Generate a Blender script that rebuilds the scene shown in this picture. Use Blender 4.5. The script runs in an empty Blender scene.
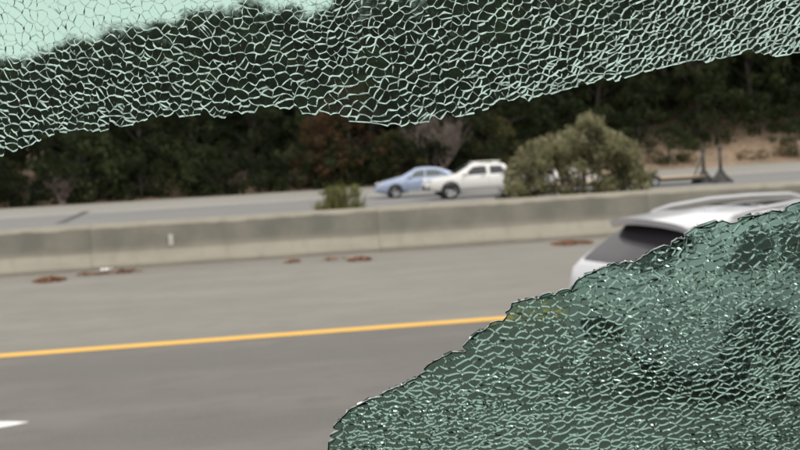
import bpy, math, random
import numpy as np
from mathutils import Vector, Matrix
random.seed(7); R = math.radians
SC = bpy.context.scene; COL = SC.collection

# ------------------------------------------------------------------ camera, sky, sun, exposure
CAM_H = 2.05; FPX = 1200.0; YAW = R(7.6); PITCH = R(3.35); ROLL = R(3.2)
CAM = Vector((0, 0, CAM_H))
fwd = Vector((math.sin(YAW) * math.cos(PITCH), math.cos(YAW) * math.cos(PITCH), -math.sin(PITCH)))
rt0 = fwd.cross(Vector((0, 0, 1))).normalized(); up0 = rt0.cross(fwd).normalized()
RT = rt0 * math.cos(ROLL) - up0 * math.sin(ROLL)
UP = rt0 * math.sin(ROLL) + up0 * math.cos(ROLL)
camd = bpy.data.cameras.new('camera'); cam = bpy.data.objects.new('camera', camd); COL.objects.link(cam)
cam.matrix_world = Matrix(((RT.x, UP.x, -fwd.x, 0), (RT.y, UP.y, -fwd.y, 0), (RT.z, UP.z, -fwd.z, CAM_H), (0, 0, 0, 1)))
camd.sensor_width = 36; camd.lens = 36 * FPX / 800; camd.clip_start = 0.02; camd.clip_end = 3000
camd.dof.use_dof = True; camd.dof.focus_distance = 0.52; camd.dof.aperture_fstop = 54 / 2.0
SC.camera = cam

SUN_EL, SUN_AZ = R(56), R(118)            # azimuth from +Y towards +X: high along the road, veiled by thin cloud
w = bpy.data.worlds.new('World'); SC.world = w; w.use_nodes = True
nt = w.node_tree; nt.nodes.clear()
sky = nt.nodes.new('ShaderNodeTexSky'); sky.sky_type = 'NISHITA'; sky.sun_disc = False
sky.sun_elevation = SUN_EL; sky.sun_rotation = SUN_AZ; sky.air_density = 1.0; sky.dust_density = 4.0; sky.ozone_density = 1.0
hs = nt.nodes.new('ShaderNodeHueSaturation'); hs.inputs['Saturation'].default_value = 0.30
bg = nt.nodes.new('ShaderNodeBackground'); bg.inputs['Strength'].default_value = 0.12
wo = nt.nodes.new('ShaderNodeOutputWorld')
# an even veil of cloud, a little thicker and thinner in places
tcw = nt.nodes.new('ShaderNodeTexCoord'); cn = nt.nodes.new('ShaderNodeTexNoise'); cn.inputs['Scale'].default_value = 3.0; cn.inputs['Detail'].default_value = 5
cr_ = nt.nodes.new('ShaderNodeMapRange'); cr_.inputs['From Min'].default_value = .3; cr_.inputs['From Max'].default_value = .7; cr_.inputs['To Min'].default_value = .78; cr_.inputs['To Max'].default_value = .94
cm_ = nt.nodes.new('ShaderNodeMix'); cm_.data_type = 'RGBA'; cm_.inputs[7].default_value = (11.7, 11.5, 11.1, 1)
nt.links.new(tcw.outputs['Generated'], cn.inputs['Vector']); nt.links.new(cn.outputs['Fac'], cr_.inputs['Value']); nt.links.new(cr_.outputs[0], cm_.inputs['Factor'])
nt.links.new(sky.outputs[0], hs.inputs['Color']); nt.links.new(hs.outputs[0], cm_.inputs[6]); nt.links.new(cm_.outputs[2], bg.inputs[0]); nt.links.new(bg.outputs[0], wo.inputs[0])
sl = bpy.data.lights.new('sun', 'SUN'); sl.energy = .5; sl.angle = R(20); sl.color = (1, .95, .88)
sun = bpy.data.objects.new('sun', sl); COL.objects.link(sun)
sd = Vector((math.sin(SUN_AZ) * math.cos(SUN_EL), math.cos(SUN_AZ) * math.cos(SUN_EL), math.sin(SUN_EL)))
sun.rotation_euler = sd.to_track_quat('Z', 'Y').to_euler(); sun.location = sd * 60

vs = SC.view_settings; vs.view_transform = 'Standard'; vs.look = 'None'; vs.gamma = 1; vs.exposure = 0.14; vs.use_curve_mapping = False
SC.render.engine = 'CYCLES'
cy = SC.cycles; cy.max_bounces = 16; cy.transmission_bounces = 14; cy.glossy_bounces = 8; cy.diffuse_bounces = 3; cy.transparent_max_bounces = 12
cy.caustics_reflective = False; cy.caustics_refractive = False; cy.blur_glossy = 0.0; cy.sample_clamp_indirect = 6
cy.use_denoising = True
try: cy.denoiser = 'OPENIMAGEDENOISE'
except Exception: pass

def ray(px, py):
    return (fwd * FPX + RT * (px - 400) - UP * (py - 225)).normalized()
def at(px, py, Y):                       # the point at perpendicular distance Y seen in that direction
    d = ray(px, py); return CAM + d * (Y / d.y)
def proj(p):
    v = Vector(p) - CAM; z = v.dot(fwd); return 400 + FPX * v.dot(RT) / z, 225 - FPX * v.dot(UP) / z

# ------------------------------------------------------------------ materials
MATS = {}
def mat(name, col, rough=.7, metal=0., noise=None, bump=None, rnd=0., coat=0., spec=None, trans=0.):
    """noise=(scale vec3, colour2, contrast lo, hi); bump=(scale, strength)"""
    m = bpy.data.materials.new(name); m.use_nodes = True; n = m.node_tree.nodes; l = m.node_tree.links
    b = n['Principled BSDF']; b.inputs['Base Color'].default_value = (*col, 1); b.inputs['Roughness'].default_value = rough
    b.inputs['Metallic'].default_value = metal
    if coat: b.inputs['Coat Weight'].default_value = coat; b.inputs['Coat Roughness'].default_value = .08
    if spec is not None: b.inputs['Specular IOR Level'].default_value = spec
    last = None
    tc = n.new('ShaderNodeTexCoord')
    if noise:
        lst = noise if isinstance(noise, list) else [noise]
        for (sc, c2, lo, hi) in lst:
            mp = n.new('ShaderNodeMapping'); mp.inputs['Scale'].default_value = sc
            tx = n.new('ShaderNodeTexNoise'); tx.inputs['Scale'].default_value = 1; tx.inputs['Detail'].default_value = 6; tx.inputs['Roughness'].default_value = .6
            rp = n.new('ShaderNodeMapRange'); rp.inputs['From Min'].default_value = lo; rp.inputs['From Max'].default_value = hi
            mx = n.new('ShaderNodeMix'); mx.data_type = 'RGBA'
            l.new(tc.outputs['Object'], mp.inputs[0]); l.new(mp.outputs[0], tx.inputs['Vector']); l.new(tx.outputs['Fac'], rp.inputs['Value'])
            l.new(rp.outputs[0], mx.inputs['Factor'])
            if last is None: mx.inputs[6].default_value = (*col, 1)
            else: l.new(last, mx.inputs[6])
            mx.inputs[7].default_value = (*c2, 1); last = mx.outputs[2]
    if rnd:
        oi = n.new('ShaderNodeObjectInfo'); mr = n.new('ShaderNodeMapRange'); mr.inputs['To Min'].default_value = 1 - rnd; mr.inputs['To Max'].default_value = 1 + rnd
        hv = n.new('ShaderNodeHueSaturation'); l.new(oi.outputs['Random'], mr.inputs['Value']); l.new(mr.outputs[0], hv.inputs['Value'])
        if last is None: hv.inputs['Color'].default_value = (*col, 1)
        else: l.new(last, hv.inputs['Color'])
        last = hv.outputs[0]
    if last is not None: l.new(last, b.inputs['Base Color'])
    if bump:
        tx = n.new('ShaderNodeTexNoise'); tx.inputs['Scale'].default_value = bump[0]; tx.inputs['Detail'].default_value = 5
        bp = n.new('ShaderNodeBump'); bp.inputs['Strength'].default_value = bump[1]; bp.inputs['Distance'].default_value = .02
        l.new(tc.outputs['Object'], tx.inputs['Vector']); l.new(tx.outputs['Fac'], bp.inputs['Height']); l.new(bp.outputs[0], b.inputs['Normal'])
    if trans:                                  # leaves let some light through
        tr = n.new('ShaderNodeBsdfTranslucent'); ms = n.new('ShaderNodeMixShader'); ms.inputs[0].default_value = trans
        if last is not None: l.new(last, tr.inputs['Color'])
        else: tr.inputs['Color'].default_value = (*col, 1)
        out = n['Material Output']; l.new(b.outputs[0], ms.inputs[1]); l.new(tr.outputs[0], ms.inputs[2]); l.new(ms.outputs[0], out.inputs['Surface'])
    MATS[name] = m; return m
def glass(name, col, ior=1.5, rough=0.):
    m = bpy.data.materials.new(name); m.use_nodes = True; n = m.node_tree.nodes; n.clear()
    g = n.new('ShaderNodeBsdfGlass'); g.inputs['Color'].default_value = (*col, 1); g.inputs['IOR'].default_value = ior; g.inputs['Roughness'].default_value = rough
    o = n.new('ShaderNodeOutputMaterial'); m.node_tree.links.new(g.outputs[0], o.inputs[0]); MATS[name] = m; return m

mat('asphalt', (.128, .119, .107), .9, noise=[((.4, .9, 1), (.156, .146, .131), .4, .65), ((1.6, 3.2, 1), (.108, .101, .091), .5, .72), ((.06, .5, 1), (.118, .11, .1), .5, .6), ((30, 40, 1), (.175, .166, .155), .5, .75)], bump=(60, .3))
mat('shoulder', (.19, .178, .152), .9, noise=[((.3, .8, 1), (.22, .206, .176), .42, .62), ((1.4, 3, 1), (.162, .152, .131), .5, .74), ((30, 40, 1), (.235, .222, .197), .5, .75)], bump=(60, .3))
mat('far_asphalt', (.165, .161, .155), .9, noise=[((.1, .8, 1), (.2, .195, .188), .4, .65)], bump=(30, .2))
mat('far_concrete', (.235, .222, .197), .9, noise=[((.1, .8, 1), (.28, .265, .235), .4, .65)], bump=(30, .2))
mat('soil', (.25, .185, .125), .95, noise=[((.5, .5, .5), (.36, .25, .165), .42, .62), ((3, 3, 3), (.09, .075, .05), .5, .7)], bump=(6, .6))
mat('shadow_dark', (.07, .058, .045), .95, noise=((4, 20, 1), (.19, .175, .15), .5, .62))  # mottled dark tone, colours in the gap and shadow under the barrier
mat('yellow_paint', (.78, .43, .045), .65, noise=((3, 10, 1), (.5, .3, .06), .55, .8))
mat('white_paint', (.78, .78, .76), .65, noise=((3, 10, 1), (.5, .49, .47), .58, .8))
mat('tar', (.03, .03, .03), .6)
mat('concrete', (.37, .34, .275), .9, noise=[((.6, 1, 4), (.32, .293, .24), .42, .66), ((3, 3, .8), (.29, .266, .215), .5, .75)], bump=(25, .35))
def stained(m):                                  # grime film on the upright face: washed clean at the cap, worn off the sloping foot
    n = m.node_tree.nodes; l = m.node_tree.links; b = n['Principled BSDF']; src = b.inputs['Base Color'].links[0].from_socket
    tc = n.new('ShaderNodeTexCoord'); sx = n.new('ShaderNodeSeparateXYZ'); l.new(tc.outputs['Object'], sx.inputs[0])
    mp = n.new('ShaderNodeMapping'); mp.inputs['Scale'].default_value = (1.1, 1, 2.2); tx = n.new('ShaderNodeTexNoise'); tx.inputs['Scale'].default_value = 1; tx.inputs['Detail'].default_value = 7
    l.new(tc.outputs['Object'], mp.inputs[0]); l.new(mp.outputs[0], tx.inputs['Vector'])
    ad = n.new('ShaderNodeMath'); ad.operation = 'MULTIPLY_ADD'; ad.inputs[1].default_value = .22; l.new(tx.outputs['Fac'], ad.inputs[0]); l.new(sx.outputs[2], ad.inputs[2])
    r1 = n.new('ShaderNodeMapRange'); r1.interpolation_type = 'SMOOTHSTEP'; r1.inputs['From Min'].default_value = .33; r1.inputs['From Max'].default_value = .62; l.new(ad.outputs[0], r1.inputs['Value'])
    r2 = n.new('ShaderNodeMapRange'); r2.interpolation_type = 'SMOOTHSTEP'; r2.inputs['From Min'].default_value = .99; r2.inputs['From Max'].default_value = .93; l.new(ad.outputs[0], r2.inputs['Value'])
    t2 = n.new('ShaderNodeTexNoise'); t2.inputs['Scale'].default_value = 1.7; t2.inputs['Detail'].default_value = 6; l.new(tc.outputs['Object'], t2.inputs['Vector'])
    r3 = n.new('ShaderNodeMapRange'); r3.inputs['From Min'].default_value = .35; r3.inputs['From Max'].default_value = .65; r3.inputs['To Min'].default_value = .62; r3.inputs['To Max'].default_value = .95; l.new(t2.outputs['Fac'], r3.inputs['Value'])
    m1 = n.new('ShaderNodeMath'); m1.operation = 'MULTIPLY'; l.new(r1.outputs[0], m1.inputs[0]); l.new(r2.outputs[0], m1.inputs[1])
    m2 = n.new('ShaderNodeMath'); m2.operation = 'MULTIPLY'; l.new(m1.outputs[0], m2.inputs[0]); l.new(r3.outputs[0], m2.inputs[1])
    mx = n.new('ShaderNodeMix'); mx.data_type = 'RGBA'; l.new(m2.outputs[0], mx.inputs['Factor']); l.new(src, mx.inputs[6]); mx.inputs[7].default_value = (.155, .152, .128, 1); l.new(mx.outputs[2], b.inputs['Base Color'])
stained(MATS['concrete'])
mat('leaf_litter', (.36, .155, .07), .9, noise=((9, 9, 9), (.22, .10, .05), .4, .6))
mat('litter_paper', (.8, .8, .78), .7, noise=((9, 9, 9), (.6, .6, .58), .4, .7))
mat('bark', (.035, .029, .023), .95, noise=((4, 4, 1), (.06, .05, .04), .4, .6), bump=(9, .8))
mat('pale_bark', (.27, .215, .19), .9, noise=((3, 3, 1), (.17, .135, .12), .4, .6))
def leaf(name, c1, c2, rnd=.3, sc=.55): mat(name, c1, .8, noise=((sc, sc, sc), c2, .42, .6), rnd=rnd, spec=.12, trans=.22)
leaf('leaf_dark', (.018, .026, .013), (.041, .050, .020))
leaf('leaf_mid', (.025, .035, .015), (.054, .065, .025))
leaf('leaf_olive', (.05, .054, .022), (.10, .096, .04))
leaf('leaf_rust', (.07, .045, .025), (.115, .067, .036))
leaf('leaf_bush', (.15, .155, .085), (.235, .23, .125), 0.05, 1.3)
leaf('leaf_tip', (.36, .33, .205), (.27, .255, .15), 0.05, 1.3)
leaf('leaf_weed', (.12, .14, .05), (.19, .18, .08), .1, 3)
leaf('leaf_dry', (.22, .155, .085), (.14, .11, .055), .2, 2)
mat('white_car_paint', (.52, .525, .56), .3, coat=.6)
mat('white_truck_paint', (.82, .81, .79), .35, coat=.5)
mat('blue_car_paint', (.38, .455, .62), .3, metal=.25, coat=.8)
mat('car_glass', (.018, .02, .022), .05, coat=.5)
mat('rear_glass', (.03, .028, .032), .12, spec=.1)
mat('clear_car_glass', (.09, .11, .11), .06, coat=.5)
mat('black_trim', (.016, .016, .017), .5)
mat('rubber', (.02, .02, .021), .85)
mat('rim_metal', (.6, .6, .61), .35, metal=.7)
mat('rail_metal', (.42, .42, .43), .4, metal=.6)
mat('red_lens', (.22, .012, .012), .2, coat=.6)
mat('amber_lens', (.65, .38, .05), .2, coat=.6)
mat('clear_lens', (.62, .64, .66), .12, coat=.8)
mat('chrome', (.75, .75, .75), .15, metal=1)
mat('plywood', (.50, .36, .24), .8, noise=((2, 9, 1), (.38, .27, .17), .45, .65))
mat('dark_steel', (.06, .058, .055), .55, metal=.4)
mat('grey_trim', (.09, .09, .095), .7)
mat('reflector', (.5, .49, .44), .4)
mat('door_paint', (.05, .06, .075), .35, coat=.6)
glass('tinted_glass', (.67, .795, .745)); glass('deep_tinted_glass', (.50, .62, .57)); glass('clean_fracture', (.99, .95, .965), rough=.03); glass('fracture_face', (.98, .93, .95), rough=.06)
def hackle(m):                                   # fracture surfaces are part mirror-smooth, part dull with crushed glass
    n = m.node_tree.nodes; l = m.node_tree.links; g_ = [q for q in n if q.type == 'BSDF_GLASS'][0]
    ge = n.new('ShaderNodeNewGeometry'); tx = n.new('ShaderNodeTexNoise'); tx.inputs['Scale'].default_value = 210; tx.inputs['Detail'].default_value = 3
    mr = n.new('ShaderNodeMapRange'); mr.inputs['From Min'].default_value = .36; mr.inputs['From Max'].default_value = .60
    mx = n.new('ShaderNodeMix'); mx.data_type = 'RGBA'; mx.inputs[6].default_value = (.52, .485, .50, 1); mx.inputs[7].default_value = (.99, .93, .95, 1)
    l.new(ge.outputs['Position'], tx.inputs['Vector']); l.new(tx.outputs['Fac'], mr.inputs['Value']); l.new(mr.outputs[0], mx.inputs['Factor']); l.new(mx.outputs[2], g_.inputs['Color'])
hackle(MATS['fracture_face'])
mat('crushed_edge', (.46, .54, .51), .5, noise=((420, 420, 420), (.12, .15, .14), .40, .58))

# ------------------------------------------------------------------ mesh helpers
class MB:
    def __init__(s): s.v = []; s.f = []; s.m = []; s.smooth = []
    def add(s, vs_, fs, mi=0, sm=False):
        o = len(s.v); s.v += [tuple(p) for p in vs_]
        for f in fs: s.f.append(tuple(o + i for i in f)); s.m.append(mi); s.smooth.append(sm)
        return s
    def box(s, a, b, mi=0):
        (x0, y0, z0), (x1, y1, z1) = a, b
        return s.add([(x0, y0, z0), (x1, y0, z0), (x1, y1, z0), (x0, y1, z0), (x0, y0, z1), (x1, y0, z1), (x1, y1, z1), (x0, y1, z1)],
                     [(0, 3, 2, 1), (4, 5, 6, 7), (0, 1, 5, 4), (1, 2, 6, 5), (2, 3, 7, 6), (3, 0, 4, 7)], mi)
    def tube(s, pts, rad, n=7, mi=0, sm=True):
        pts = [Vector(p) for p in pts]; vs_ = []
        for i, p in enumerate(pts):
            t = (pts[min(i + 1, len(pts) - 1)] - pts[max(i - 1, 0)]).normalized()
            a = t.orthogonal().normalized() if i == 0 else (a - t * a.dot(t)).normalized()
            b = t.cross(a); r = rad[i] if isinstance(rad, (list, tuple)) else rad
            vs_ += [p + (a * math.cos(k * 2 * math.pi / n) + b * math.sin(k * 2 * math.pi / n)) * r for k in range(n)]
        fs = [(i * n + k, i * n + (k + 1) % n, (i + 1) * n + (k + 1) % n, (i + 1) * n + k) for i in range(len(pts) - 1) for k in range(n)]
        fs += [tuple(reversed(range(n))), tuple((len(pts) - 1) * n + k for k in range(n))]
        return s.add(vs_, fs, mi, sm)
    def lathe_y(s, prof, c, n=28, mi=0, sm=True):          # prof: (radius, y) pairs about an axis along Y
        vs_ = [(c[0] + r * math.cos(k * 2 * math.pi / n), c[1] + y, c[2] + r * math.sin(k * 2 * math.pi / n)) for r, y in prof for k in range(n)]
        fs = [(i * n + k, i * n + (k + 1) % n, (i + 1) * n + (k + 1) % n, (i + 1) * n + k) for i in range(len(prof) - 1) for k in range(n)]
        return s.add(vs_, fs, mi, sm)
    def grid(s, rows, mi=0, sm=True):
        n = len(rows[0]); vs_ = [p for r in rows for p in r]
        return s.add(vs_, [(i * n + k, i * n + k + 1, (i + 1) * n + k + 1, (i + 1) * n + k) for i in range(len(rows) - 1) for k in range(n - 1)], mi, sm)
    def prism(s, prof, x0, x1, mi=0, sm=False):            # (y,z) outline swept along X
        n = len(prof); vs_ = [(x0, y, z) for y, z in prof] + [(x1, y, z) for y, z in prof]
        return s.add(vs_, [(k, (k + 1) % n, n + (k + 1) % n, n + k) for k in range(n)] + [tuple(reversed(range(n))), tuple(range(n, 2 * n))], mi, sm)
    def ellipsoid(s, c, r, nu=12, nv=8, mi=0):
        rows = []
        for i in range(nv + 1):
            a = -math.pi / 2 + math.pi * i / nv
            rows.append([(c[0] + r[0] * math.cos(a) * math.cos(2 * math.pi * k / nu), c[1] + r[1] * math.cos(a) * math.sin(2 * math.pi * k / nu), c[2] + r[2] * math.sin(a)) for k in range(nu + 1)])
        return s.grid(rows, mi)
    def mesh(s, name, mats):
        me = bpy.data.meshes.new(name); me.from_pydata(s.v, [], s.f)
        for m in ([mats] if isinstance(mats, str) else mats): me.materials.append(MATS[m])
        me.polygons.foreach_set('material_index', s.m); me.polygons.foreach_set('use_smooth', s.smooth); me.update(); return me
    def build(s, name, mats, parent=None):
        o = bpy.data.objects.new(name, s.mesh(name, mats)); COL.objects.link(o); o.parent = parent; return o
def tag(o, label, cat, group=None):
    o['label'] = label; o['category'] = cat
    if group: o['group'] = group
    return o
def kind(o, k): o['kind'] = k; return o
def thing(name, loc, label, cat, group=None, rz=0):
    o = bpy.data.objects.new(name, None); COL.objects.link(o); o.empty_display_size = .2
    o.location = loc; o.rotation_euler = (0, 0, rz); return tag(o, label, cat, group)
def copy_tree(o, parent=None):
    c = o.copy(); COL.objects.link(c); c.parent = parent
    for ch in list(o.children): copy_tree(ch, c)
    return c

# ------------------------------------------------------------------ ground and roads (X along the road, Y across it)
Y_LANE, Y_YEL, Y_BAR, Y_FAR0, Y_EDGE, Y_FAR1 = 9.8, 14.15, 26.0, 40.0, 62.0, 80.0
def hill(x, y):
    r = max(0, y - 81.0)
    lean = 1 / (1 + math.exp(-(x - 18) / 14))              # the bank is higher to the right
    z = (.4 + 1.5 * lean) * min(1, r / 5) ** 1.3 + max(0, r - 5) * (.10 + .22 * lean)
    return z + .25 * math.sin(x * .37 + y * .2) * min(1, r / 6) + .12 * math.sin(x * 1.3 + y) * min(1, r / 3)
g = MB(); xs = [-900, -300, -120] + [x * 2.5 for x in range(-32, 49)] + [200, 400, 900]
ys = [-200, -60, -9, 20, 26, 40, 60, 79, 80.5] + [81 + k * 1.2 for k in range(14)] + [100 + 5 * k for k in range(14)] + [180, 220, 300, 500, 900]
def gz(x, y):
    z = hill(max(-80, min(120, x)), y) if y > 81 else 0
    return min(z, 22) - .012
g.grid([[(x, y, gz(x, y)) for x in xs] for y in ys]); kind(g.build('ground', 'soil'), 'structure')
def strip(name, m, y0, y1, z, x0=-400, x1=400):
    return kind(MB().add([(x0, y0, z), (x1, y0, z), (x1, y1, z), (x0, y1, z)], [(0, 1, 2, 3)]).build(name, m), 'structure')
strip('road', 'asphalt', -8, Y_YEL, 0)
strip('road_shoulder', 'shoulder', Y_YEL, Y_BAR + .5, 0)
strip('shadow_strip', 'shadow_dark', Y_BAR - .42, Y_BAR - .1, .004)  # dark strip painted in for the gap and shadow line at the barrier foot
strip('far_road', 'far_asphalt', Y_FAR0, Y_EDGE + .1, 0)
strip('far_shoulder', 'far_concrete', Y_EDGE + .1, Y_FAR1, 0)
strip('yellow_line', 'yellow_paint', Y_YEL - .10, Y_YEL + .18, .004)
strip('far_edge_line', 'white_paint', Y_EDGE - .2, Y_EDGE + .06, .004)
def dash(x1, length=3.6):
    yc = Y_LANE; b = MB(); h = .17
    b.add([(x1 - length, yc - h, .004), (x1 - .34, yc - h, .004), (x1 - .1, yc - .05, .004), (x1, yc + .03, .004), (x1 - .16, yc + .11, .004), (x1 - .34, yc + h, .004), (x1 - length, yc + h, .004)], [(0, 1, 2, 3, 4, 5, 6)])
    return kind(b.build('lane_dash', 'white_paint'), 'structure')
_d = ray(29, 423); _t = -CAM_H / _d.z; Y_LANE = (_d * _t).y; XD = (_d * _t).x
for k in (-1, 0, 1): dash(XD + k * 14.6)
def road_pt(px, py, z=0):
    d = ray(px, py); return CAM + d * ((z - CAM_H) / d.z)
# a tarred joint running across the far carriageway
a, b = road_pt(60, 223.5), road_pt(87, 211.5); s_ = (b - a).normalized().cross(Vector((0, 0, 1))) * .22
kind(MB().add([a - s_ + Vector((0, 0, .005)), a + s_ + Vector((0, 0, .005)), b + s_ + Vector((0, 0, .005)), b - s_ + Vector((0, 0, .005))], [(0, 1, 2, 3)]).build('tar_joint', 'tar'), 'structure')

# ------------------------------------------------------------------ concrete barrier
bar = thing('concrete_barrier', (0, Y_BAR, 0), 'long low weathered concrete safety barrier between the two carriageways', 'barrier')
def seg_mesh(L):
    b = MB()
    f = [(-.30, 0), (-.30, .07), (-.155, .34), (-.095, .84), (-.045, .945), (.045, .945), (.095, .84), (.155, .34), (.30, .07), (.30, 0)]
    n = len(f); nx = max(2, int(L / .8))
    rows = [[(L * i / nx, y, z + (.004 * math.sin(i * 2.3 + z * 9) if z > 0 else 0)) for y, z in f] for i in range(nx + 1)]
    for i in range(nx):
        for k in range(n - 1):
            zc = (f[k][1] + f[k + 1][1]) / 2
            mi = 0
            b.add([rows[i][k], rows[i][k + 1], rows[i + 1][k + 1], rows[i + 1][k]], [(0, 3, 2, 1)], mi)
    b.add(rows[0], [tuple(range(n))]); b.add(rows[-1], [tuple(reversed(range(n)))])
    return b.mesh('barrier_segment', 'concrete')
SEG = 6.1; sm_ = seg_mesh(SEG - .006)
jx = at(378, 232, Y_BAR).x
for k in range(-16, 18):
    o = bpy.data.objects.new('barrier_segment', sm_); COL.objects.link(o); o.parent = bar; o.location = (jx + k * SEG, .0, random.uniform(-.004, .004))
p = at(171, 244, Y_BAR - .2)
rf = thing('barrier_marker', (p.x, Y_BAR - .155, .40), 'small pale reflector plate on the face of the concrete barrier', 'reflector')
MB().box((-.055, -.02, .0), (.055, .02, .24)).build('plate', 'reflector', rf); MB().box((-.04, -.028, .05), (.04, -.02, .20)).build('lens', 'reflector', rf)

# dead leaves drifted against the barrier, and a scrap of paper
def leaf_pile(px, py, wx, wy, label, n):
    c = road_pt(px, py); b = MB()
    for i in range(n):
        a_ = random.random() * 6.28; r = math.sqrt(random.random()); x, y = math.cos(a_) * r * wx / 2, math.sin(a_) * r * wy / 2
        z = .015 + random.random() * .07 * (1 - r * r); q = random.random() * 6.28; s = random.uniform(.03, .06); t = random.uniform(-.02, .02)
        ca, sa = math.cos(q) * s, math.sin(q) * s
        b.add([(x - ca, y - sa, z - t), (x + sa * .5, y - ca * .5, z + .01), (x + ca, y + sa, z + t), (x - sa * .5, y + ca * .5, z + .015)], [(0, 1, 2, 3)])
    o = b.build('leaf_pile', 'leaf_litter'); o.location = (c.x, c.y, 0); return tag(o, label, 'leaf pile', 'drifts of dead leaves along the barrier')
leaf_pile(50, 281, .62, .8, 'largest rusty drift of dead leaves on the shoulder beside the barrier', 260)
leaf_pile(120, 273.2, .9, .3, 'thin scatter of dead leaves beside the white paper scrap', 110)
leaf_pile(88, 275.5, .5, .25, 'sparse brown dead leaves between leaf drift and paper scrap', 50)
leaf_pile(293, 262.5, .35, .3, 'small dark dab of dead leaves alone at the barrier foot', 50)
leaf_pile(360, 260.5, .55, .4, 'small reddish heap of dead leaves below the barrier joint', 110)
leaf_pile(572, 244, .9, .8, 'rusty leaf drift at the barrier foot behind the white car', 260)
leaf_pile(335, 260, .6, .2, 'faint line of dead leaves along the barrier base', 40)
c = road_pt(107, 272); b = MB()
pr = random.Random(3); rows = [[(-.12 + .06 * i, -.08 + .05 * j, .02 + pr.random() * .07) for i in range(5)] for j in range(4)]
o = b.grid(rows, 0, False).build('paper_scrap', 'litter_paper'); o.location = (c.x, c.y, 0); tag(o, 'crumpled white paper scrap on the road shoulder by the barrier', 'litter')

# ------------------------------------------------------------------ vehicles
def interp(tab, x):
    xs_ = [t[0] for t in tab]; return float(np.interp(x, xs_, [t[1] for t in tab]))
class Car:
    """local x: 0 = rear, L = front; y across; z up"""
    def __init__(s, L, W, top, belt, bot, wid, tum=.30, ends=(.16, .16)):
        s.L, s.W, s.topt, s.beltt, s.bott, s.widt, s.tum = L, W, top, belt, bot, wid, tum
    def top(s, x): return sum(interp(s.topt, min(s.L, max(0, x + d))) for d in (-.05, -.025, 0, .025, .05)) / 5
    def hw(s, x): return sum(interp(s.widt, min(s.L, max(0, x + d))) for d in (-.08, -.04, 0, .04, .08)) / 5 * s.W / 2
    def belt(s, x): return min(interp(s.beltt, x), s.top(x) - .045)
    def redge(s, x):
        h = s.top(x) - s.belt(x); k = min(1, h / .4)
        return s.hw(x) * .965 - s.tum * h - .01, s.top(x) - .035 - .055 * k
    def ring(s, x):
        zb, w_, be, zt = interp(s.bott, x), s.hw(x), s.belt(x), s.top(x); yr, zr = s.redge(x)
        be = min(be, zr - .004); lo = min(zb + .14, be - .1); 
        pts = [(0, zb), (.86 * w_, zb), (.965 * w_, lo), (w_, lo + (be - lo) * .38), (.995 * w_, lo + (be - lo) * .66), (.988 * w_, be - .035 * min(1, (be - lo))), (.965 * w_, be)]
        for k in (1, 2, 3): f = k / 3; pts.append((.965 * w_ + (yr - .965 * w_) * f + .012 * math.sin(f * math.pi), be + (zr - be) * f))
        pts += [(yr - .035, zr + (zt - zr) * .55), (yr - .11, zr + (zt - zr) * .80), (yr * .45, zt - .006), (0, zt)]
        return pts
    def body(s, n=70):
        b = MB(); rows = []; st = sorted(set([round(s.L * i / n, 4) for i in range(n + 1)] + [.02, .05, .09, s.L - .03, s.L - .06, s.L - .1]))
        for x in st:
            h = s.ring(x); rows.append([(x, y, z) for y, z in h] + [(x, -y, z) for y, z in reversed(h[:-1])])
        b.grid(rows)
        for r, flip in ((rows[0], 0), (rows[-1], 1)):
            f = tuple(range(len(r) - 1)); b.add(r[:-1], [f if flip else tuple(reversed(f))], 0, False)
        return b
    def side_pt(s, x, f, side, off=.006):
        yr, zr = s.redge(x); be = min(s.belt(x), zr - .004); w_ = s.hw(x) * .965
        y = w_ + (yr - w_) * f + .012 * math.sin(f * math.pi) + off; return (x, side * y, be + (zr - be) * f + off * .3)
    def side_win(s, xb0, xb1, xt0, xt1, side, f0=.08, f1=.9, nx=10, off=.006):
        rows = []
        for j in range(5):
            f = f0 + (f1 - f0) * j / 4; a_, c_ = xb0 + (xt0 - xb0) * j / 4, xb1 + (xt1 - xb1) * j / 4
            rows.append([s.side_pt(a_ + (c_ - a_) * i / nx, f, side, off) for i in range(nx + 1)])
        return MB().grid(rows)
    def top_win(s, xa, xb, ma=.08, mb=.08, nx=10, off=.007):
        rows = []
        for i in range(nx + 1):
            x = xa + (xb - xa) * i / nx; yr, zr = s.redge(x); zt = s.top(x); m_ = ma + (mb - ma) * i / nx; e = yr - .035 - m_
            sl_ = (s.top(x + .02) - s.top(x - .02)) / .04; nx_ = -sl_ / math.hypot(1, sl_); nz_ = 1 / math.hypot(1, sl_)
            row = []
            for k in range(-6, 7):
                y = e * k / 6; q = abs(y)
                z = np.interp(q, [0, yr * .45, yr - .11, yr - .035], [zt, zt - .006, zr + (zt - zr) * .8, zr + (zt - zr) * .55])
                row.append((x + nx_ * off, y, float(z) + nz_ * off))
            rows.append(row)
        return MB().grid(rows)
    def side_y(s, x, z):
        h = s.ring(x)[1:8]; return float(np.interp(z, [p_[1] for p_ in h], [p_[0] for p_ in h]))
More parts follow.
